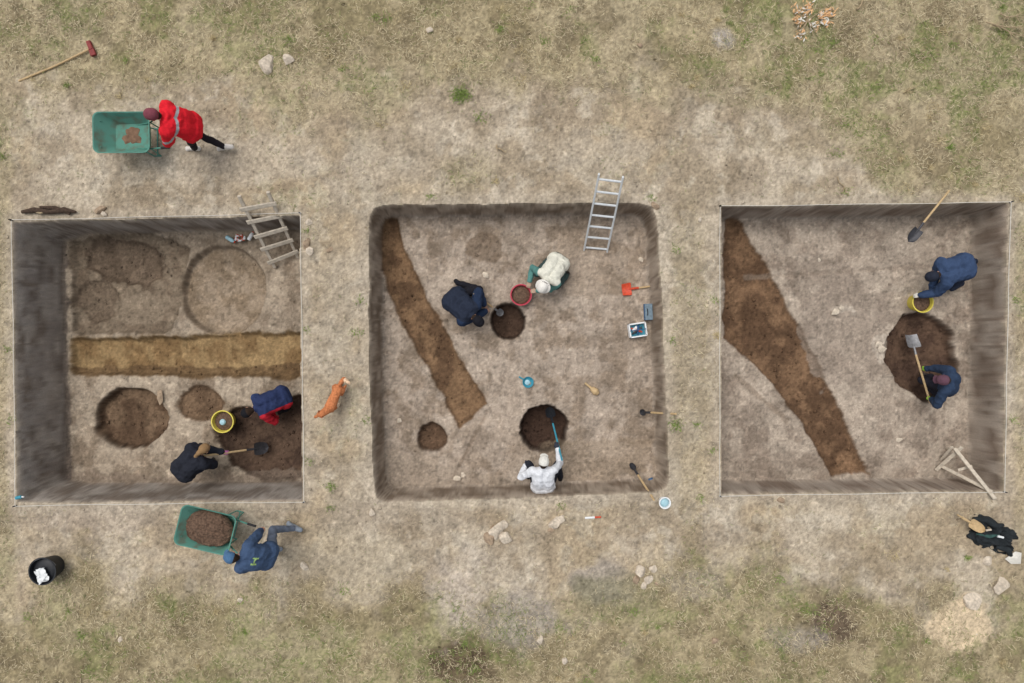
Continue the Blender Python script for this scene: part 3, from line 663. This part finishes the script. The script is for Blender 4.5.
def person(name,face,pelvis,lean,feet,hands,cols,head_pitch=20,twist=0,head_yaw=0,hat='cap',hair='short',puff=.0,lift=(0,0),sz=1.0,elbow=(0,0,-1),knee=None,patch=None,hood=False,side=0,hunch=1.0,fold=.009):
    fa=math.radians(face);f=Vector((math.cos(fa),math.sin(fa),0));r=Vector((f.y,-f.x,0));z=Vector((0,0,1));pelvis=Vector(pelvis)
    la=math.radians(lean);u=(z*math.cos(la)+f*math.sin(la)+r*side).normalized()
    tw=math.radians(twist);rt=(r*math.cos(tw)+f*math.sin(tw));rt=(rt-u*rt.dot(u)).normalized();n=u.cross(rt)
    mid=pelvis+u*.26*sz-n*.02*hunch;u2=(u+n*.28*hunch).normalized();neck=mid+u2*.27*sz
    C_=[];A=lambda a,b,ra,rb,l:C_.append((tuple(a),tuple(b),ra*sz,rb*sz,l))
    pf=puff
    A(pelvis-r*.075,pelvis+r*.075,.125,.125,'pants')
    for s in(-1,1):
        A(pelvis+r*.07*s+u*.06,mid+rt*.075*s,.118+pf,.115+pf,'top')
        A(mid+rt*.075*s,neck+rt*.09*s-u2*.10,.115+pf,.105+pf,'top')
        A(mid+rt*.06*s+u2*.10-n*.02,neck+rt*.075*s-u2*.09-n*.02,.10+pf,.09+pf,'top')
        A(neck-u2*.02,neck+rt*.165*s*sz-u2*.055,.062+pf*.6,.070+pf*.7,'top')
    A(pelvis-r*.08+u*.03,pelvis+r*.08+u*.03,.135+pf,.135+pf,'top')
    A(neck-u2*.04,neck+u2*.03,.07+pf*.5,.062,'top')
    hp=math.radians(head_pitch);hy=math.radians(face+head_yaw);hf0=Vector((math.cos(hy),math.sin(hy),0))
    hd=(z*math.cos(hp)+hf0*math.sin(hp)).normalized();hf=(hf0*math.cos(hp)-z*math.sin(hp)).normalized();hr=hd.cross(hf)*-1
    hc=neck+((hd+u2)*.5).normalized()*.165*sz+hf*.02
    A(neck,hc-hd*.04,.055,.052,'skin')
    A(hc-hf*.03+hd*.025,hc+hf*.012+hd*.03,.083,.078,'skin');A(hc+hf*.02-hd*.02,hc+hf*.04-hd*.075,.062,.036,'skin')
    A(hc+hf*.085+hd*.005,hc+hf*.105-hd*.028,.009,.014,'skin')
    for s in(-1,1):
        A(hc+hr*.078*s+hd*.01-hf*.005,hc+hr*.08*s-hd*.025,.018,.012,'skin')
        A(hc+hf*.079+hr*.032*s+hd*.008,hc+hf*.081+hr*.032*s+hd*.008,.011,.011,'eye')
        A(hc+hf*.084+hr*.018*s+hd*.028,hc+hf*.074+hr*.046*s+hd*.027,.007,.006,'hair')
    A(hc+hf*.078-hr*.02-hd*.055,hc+hf*.078+hr*.02-hd*.055,.008,.008,'lip')
    A(hc-hf*.035+hd*.03,hc-hf*.01+hd*.04,.088,.086,'hair');A(hc-hf*.045-hd*.0,hc-hf*.045-hd*.04,.075,.06,'hair')
    if hair=='long':
        A(hc-hf*.07,hc-hf*.10-hd*.06,.055,.045,'hair');A(hc-hf*.10-hd*.06,hc-hf*.12-hd*.15,.04,.022,'hair')
    if hat=='cap':
        A(hc-hf*.025+hd*.042,hc+hf*.01+hd*.045,.094,.09,'hat')
        for k in range(-4,5):
            A(hc+hf*.07+hr*.016*k+hd*.035,hc+hf*(.165-.0022*k*k)+hr*.0175*k+hd*.02,.008,.007,'hat')
        A(hc-hf*.005+hd*.135,hc-hf*.005+hd*.14,.01,.01,'hat')
    elif hat=='beanie':
        A(hc-hf*.03+hd*.03,hc+hf*.005+hd*.05,.096,.094,'hat');A(hc-hf*.03+hd*.08,hc-hf*.02+hd*.105,.07,.04,'hat')
    elif hat=='sun':
        A(hc-hf*.025+hd*.045,hc+hf*.01+hd*.05,.096,.093,'hat')
        for k in range(22):
            a=2*math.pi*k/22;dd=hf*math.cos(a)+hr*math.sin(a);dd2=hf*math.cos(a+.29)+hr*math.sin(a+.29);A(hc+hd*.035+dd*.085-hf*.01,hc+hd*.02+dd*.135-hf*.01,.012,.009,'hat');A(hc+hd*.02+dd*.135-hf*.01,hc+hd*.02+dd2*.135-hf*.01,.009,.009,'hat')
    if hood:
        for k in range(-3,4):
            a=k*.45;A(neck+rt*math.sin(a)*.10-n*math.cos(a)*.09+u2*.02,neck+rt*math.sin(a+.3)*.10-n*math.cos(a+.3)*.09+u2*.02,.045,.045,'hood')
    for s,tg in((-1,hands[0]),(1,hands[1])):
        sh=neck+rt*.185*s*sz-u2*.06+n*.02;tg=Vector(tg);dr=(tg-sh).normalized();wr=tg-dr*.085
        pole=Vector(elbow)+rt*s*.55-n*.2
        el,wr=ik(sh,wr,.30*sz,.26*sz,pole);fd=(wr-el).normalized()
        A(sh,el,.068+pf,.054+pf*.9,'sleeve');A(el,wr-fd*.02,.054+pf*.9,.040+pf*.6,'sleeve');A(wr-fd*.03,wr+fd*.01,.027,.026,'glove')
        pn=(-z-fd*(-z).dot(fd));pn=pn.normalized() if pn.length>.1 else n;lt=fd.cross(pn).normalized()
        for k in(-1.5,-.5,.5,1.5):A(wr+lt*.012*k,wr+fd*.075+lt*.019*k,.018,.014,'glove')
        for k,fl in zip((-1.5,-.5,.5,1.5),(.78,.95,1.0,.88)):
            p0=wr+fd*.082+lt*.020*k
            d1=(fd*.75+pn*.65).normalized();d2=(fd*.05+pn).normalized();d3=(-fd*.75+pn*.6).normalized()
            p1=p0+d1*.036*fl;p2=p1+d2*.026*fl;p3=p2+d3*.020*fl
            A(p0,p1,.0105,.0098,'glove');A(p1,p2,.0098,.009,'glove');A(p2,p3,.009,.008,'glove')
        q0=wr+fd*.025+lt*s*.025;q1=q0+(fd*.6+lt*s*.6+pn*.45).normalized()*.038;q2=q1+(fd*.5+pn*.85).normalized()*.03
        A(q0,q1,.014,.0115,'glove');A(q1,q2,.0115,.0095,'glove')
    for i,(s,ft) in enumerate(((-1,feet[0]),(1,feet[1]))):
        hip=pelvis+r*.095*s-z*.02;ft=Vector(ft);an=ft+z*(.085+lift[i]);kp=(Vector(knee) if knee else f+z*.3)+r*s*.25
        kn,an=ik(hip,an,.44*sz,.43*sz,kp);A(hip,kn,.098,.068,'pants');A(kn,an,.066,.048,'pants')
        toe=f*.15;bk=.05+lift[i]*.7
        A(an,an-f*bk+z*(-.04),.046,.044,'shoe');A(an-f*bk-z*.04,Vector((an.x,an.y,ft.z+.036))+toe,.042,.036,'shoe');A(an+f*.02-z*.01,Vector((an.x,an.y,ft.z+.036))+toe,.042,.034,'shoe')
        A(Vector((an.x,an.y,ft.z+.036))+toe-r*.012,Vector((an.x,an.y,ft.z+.036))+toe+r*.012,.034,.034,'shoe')
    col=dict(skin=SKIN,eye=L(40,30,26),lip=L(170,100,92),hair=L(52,40,32),top=L(60,60,70),pants=L(45,45,50),shoe=L(60,56,52),hat=L(60,60,66))
    col.update(cols);col.setdefault('sleeve',col['top']);col.setdefault('hood',col['top']);col.setdefault('glove',SKIN)
    info=dict(neck=np.array(neck),u=np.array(u2),n=np.array(n),r=np.array(rt))
    pt=None
    if patch: pt=lambda co,c,lab,names:patch(co,c,lab,names,info)
    return figure(name,C_,col,cloth=('top','sleeve','pants','hood'),fold=fold,patch=pt)
V=Vector
def pr(co,c,lab,names,I):
    q=co-I['neck'];a=q@I['u'];s=q@I['r'];isj=np.isin(lab,[names.index('top'),names.index('sleeve'),names.index('hood')])
    m=isj&(np.abs(a+.10+np.abs(s)*.25)<.024);c=c.copy();c[m]=L(160,164,168);return c
person('person_pushing_wheelbarrow',180,(-5.20,3.48,.90),18,[(-5.54,3.38,0),(-4.99,3.38,.0)],[(-5.74,3.22,.63),(-5.74,3.76,.63)],dict(top=L(208,34,46),hat=L(122,66,76),pants=L(36,32,36),shoe=L(214,208,200),glove=L(190,60,60)),lift=(0,.10),head_pitch=30,hat='beanie',puff=.045,patch=pr,hood=True)
def pd(co,c,lab,names,I):
    q=co-I['neck'];a=q@I['u'];s=q@I['r'];bk=-(q@I['n'])
    isj=(lab==names.index('top'))&(bk>0.02)
    c=c.copy();m=isj&((np.abs(a+.16)<.012)&(np.abs(s)<.06)|(np.abs(np.abs(s)-.05)<.012)&(np.abs(a+.16)<.05));c[m]=L(150,180,110);return c
person('person_with_wheelbarrow',160,(-3.97,-3.49,.86),30,[(-4.10,-3.62,0),(-3.78,-3.24,0)],[(-4.30,-3.64,.61),(-4.17,-3.12,.61)],dict(top=L(62,80,108),hat=L(74,106,140),pants=L(92,100,114),shoe=L(132,140,150)),head_pitch=30,puff=.03,lift=(0,.08),patch=pd,sz=.97)
bl=W(268,447,-1.1);he=W(196,457,-.18)
shovel('shovel',bl,he,hm=M_handle,bm=M_dsteel,bw=.24,bl=.28)
person('woman_digging',42,(-5.95,-2.34,-.32),64,[(-6.02,-2.06,-1.0),(-5.78,-2.34,-1.0)],[he.lerp(bl,.42),he.lerp(bl,.12)],dict(top=L(38,40,48),hair=L(140,112,80),pants=L(44,48,62),glove=L(186,112,160)),head_pitch=66,hat=None,hair='long',puff=.03,twist=-10)
person('person_crouching_by_wall',205,(-4.22,-1.02,-.66),52,[(-4.42,-.92,-1.12),(-4.32,-1.30,-1.12)],[(-4.58,-1.42,-.95),(-4.36,-1.55,-.92)],dict(top=L(42,52,84),sleeve=L(46,60,96),hat=L(28,28,32),pants=L(34,34,42),glove=L(184,50,60),shoe=L(40,36,36)),head_pitch=55,puff=.015,hat='cap',patch=lambda co,c,lab,names,I:np.where(((np.isin(lab,[names.index('top'),names.index('sleeve')]))&(((co-I['neck'])@I['r'])<-.155))[:,None],L(180,40,52),c))
tp=W(502,314,-1.0)
shovel('hand_spade',tp,W(474,294,-.30),bm=M_steel,bw=.14,bl=.18,hr=.015)
person('person_squatting_with_spade',318,(W(453,298,-.44)),56,[W(458,283,-.74),W(470,302,-.74)],[W(486,304,-.6),W(494,308,-.72)],dict(top=L(38,44,58),sleeve=L(36,48,70),pants=L(32,32,38),hat=L(30,30,36),shoe=L(34,34,38),glove=L(150,120,104)),head_pitch=60,hat='beanie',puff=.04)
person('person_in_cream_hat',238,(W(559,261,-.42)),50,[W(566,276,-.74),W(546,262,-.74)],[W(533,292,-.52),W(527,284,-.50)],dict(top=L(206,204,190),sleeve=L(84,128,122),hat=L(226,222,214),pants=L(60,76,74),glove=L(176,150,130)),head_pitch=40,hat='sun',puff=.005)
bl=W(549,408,-1.0);he=W(562,460,-.05)
shovel('spade',bl,he,hm=M_turq,bm=M_black,bw=.18,bl=.26,hr=.016)
person('person_in_white_jacket',92,(W(543,487,-.30)),42,[W(528,474,-.74),W(560,476,-.74)],[W(524,464,-.42),bl.lerp(he,.72)],dict(top=L(210,212,216),hat=L(216,214,206),pants=L(40,42,50),glove=L(50,54,64),shoe=L(44,42,42)),head_pitch=40,head_yaw=-8,puff=.01)
person('person_reaching_for_bucket',196,(W(966,266,-.12)),74,[W(958,284,-.84),W(974,262,-.84)],[W(916,297,-.50),W(929,296,-.50)],dict(top=L(54,70,98),pants=L(44,50,66),hat=L(40,44,56),glove=L(212,208,196),shoe=L(50,46,44)),head_pitch=80,hat='beanie',puff=.035,hunch=.6)
bl=W(910,335,-.93);he=W(930,402,-.45)
shovel('shovel',bl,he,bm=M_steel,bw=.26,bl=.26,square=True)
person('person_shovelling',165,(W(949,384,-.35)),30,[W(928,376,-1.05),W(940,398,-1.0)],[he.lerp(bl,.02),he.lerp(bl,.50)],dict(top=L(46,60,82),hat=L(96,68,80),pants=L(38,38,46),glove=L(150,196,70)),head_pitch=50,hat='cap',puff=.02,head_yaw=10)
# ---- dog
c=[];A=lambda a,b,ra,rb,l:c.append((tuple(a),tuple(b),ra,rb,l))
rump=W(338,389,.34);shd=W(330,407,.34);f=(shd-rump);f.z=0;f.normalize();r=V((f.y,-f.x,0));z=V((0,0,1))
A(rump,rump.lerp(shd,.5),.084,.078,'fur');A(rump.lerp(shd,.4),shd-z*.02,.078,.098,'fur');A(shd-z*.05,shd-z*.05-f*.08,.09,.075,'white')
hd=W(321,414,.46);mz=hd+((W(313,418,.40)-hd).normalized())*.13;hfv=(mz-hd).normalized();hrt=hfv.cross(z).normalized()
A(shd+z*.02+f*.03,hd-hfv*.03,.074,.056,'fur');A(hd-hfv*.02,hd+hfv*.02,.062,.054,'fur');A(hd+hfv*.04-z*.012,mz,.036,.022,'fur');A(mz,mz+hfv*.01,.013,.012,'nose');A(hd+hfv*.05-z*.03,mz-z*.016,.02,.014,'white')
for s in(-1,1):
    A(hd+hrt*.045*s+z*.03,hd+hrt*.068*s+z*.085-hfv*.01,.026,.009,'ear');A(hd+hrt*.026*s+hfv*.045+z*.02,hd+hrt*.027*s+hfv*.047+z*.02,.010,.010,'nose')
    a=shd+r*.055*s-z*.06;w=V((a.x,a.y,.14))+f*.01;p1=V((a.x,a.y,.03))+f*(.07 if s>0 else -.04)
    A(a,w,.042,.026,'fur');A(w,p1,.024,.02,'white');A(p1-z*.008,p1+f*.035-z*.008,.024,.02,'white')
    h=rump+r*.055*s-z*.03;k=V((h.x,h.y,.20))+f*.07;hk=V((h.x,h.y,.13))-f*.07;q=V((h.x,h.y,.03))-f*(.05 if s>0 else -.0)
    A(h,k,.062,.042,'fur');A(k,hk,.036,.02,'fur');A(hk,q,.019,.018,'white');A(q-z*.008,q+f*.035-z*.008,.022,.019,'white')
t0=rump-f*.05+z*.03;t1=rump-f*.16+r*-.03+z*.11;t2=W(344,379,.46);t3=W(349,383,.47)
A(t0,t1,.03,.036,'fur');A(t1,t2,.036,.036,'fur');A(t2,t3,.036,.022,'cream')
def pdog(co,c_,lab,names):
    k=np.array([mnoise.noise(Vector(p)*5) for p in co]);k2=np.array([mnoise.noise(Vector(p)*34) for p in co]);return c_*(1+k*.3+k2*.22)[:,None]
figure('ginger_dog',c,dict(fur=L(184,116,76),white=L(214,192,168),nose=L(30,26,26),ear=L(146,88,58),cream=L(222,190,158)),voxel=.008,fold=.006,cloth=('fur','cream','white'),sm=4,fsc=26,patch=pdog)
# ---------------------------------------------------------------- light, world, camera
sv=Vector((-.35,.45,1.35)).normalized()
sun=bpy.data.lights.new('sun','SUN');sun.energy=1.45;sun.angle=math.radians(35);sun.color=(1,.965,.92)
so=link(bpy.data.objects.new('sun',sun));so.rotation_euler=sv.to_track_quat('Z','Y').to_euler();so.location=(0,0,20)
w=bpy.data.worlds.new('World');bpy.context.scene.world=w;w.use_nodes=True;N=w.node_tree.nodes;Lk=w.node_tree.links
bg=N['Background'];sk=N.new('ShaderNodeTexSky');sk.sky_type='NISHITA';sk.sun_disc=False;sk.sun_elevation=math.asin(sv.z);sk.sun_rotation=math.atan2(sv.x,sv.y);sk.air_density=1.3;sk.dust_density=4
hs=N.new('ShaderNodeHueSaturation');hs.inputs['Saturation'].default_value=.30
Lk.new(sk.outputs[0],hs.inputs['Color']);Lk.new(hs.outputs[0],bg.inputs['Color']);bg.inputs['Strength'].default_value=.138
cam=bpy.data.cameras.new('camera');cam.lens=24;cam.sensor_width=36;cam.clip_end=2000
co=link(bpy.data.objects.new('camera',cam));co.location=(0,0,12);co.rotation_euler=(0,0,0);bpy.context.scene.camera=co
sc=bpy.context.scene;sc.view_settings.view_transform='Standard';sc.view_settings.look='None';sc.view_settings.exposure=0
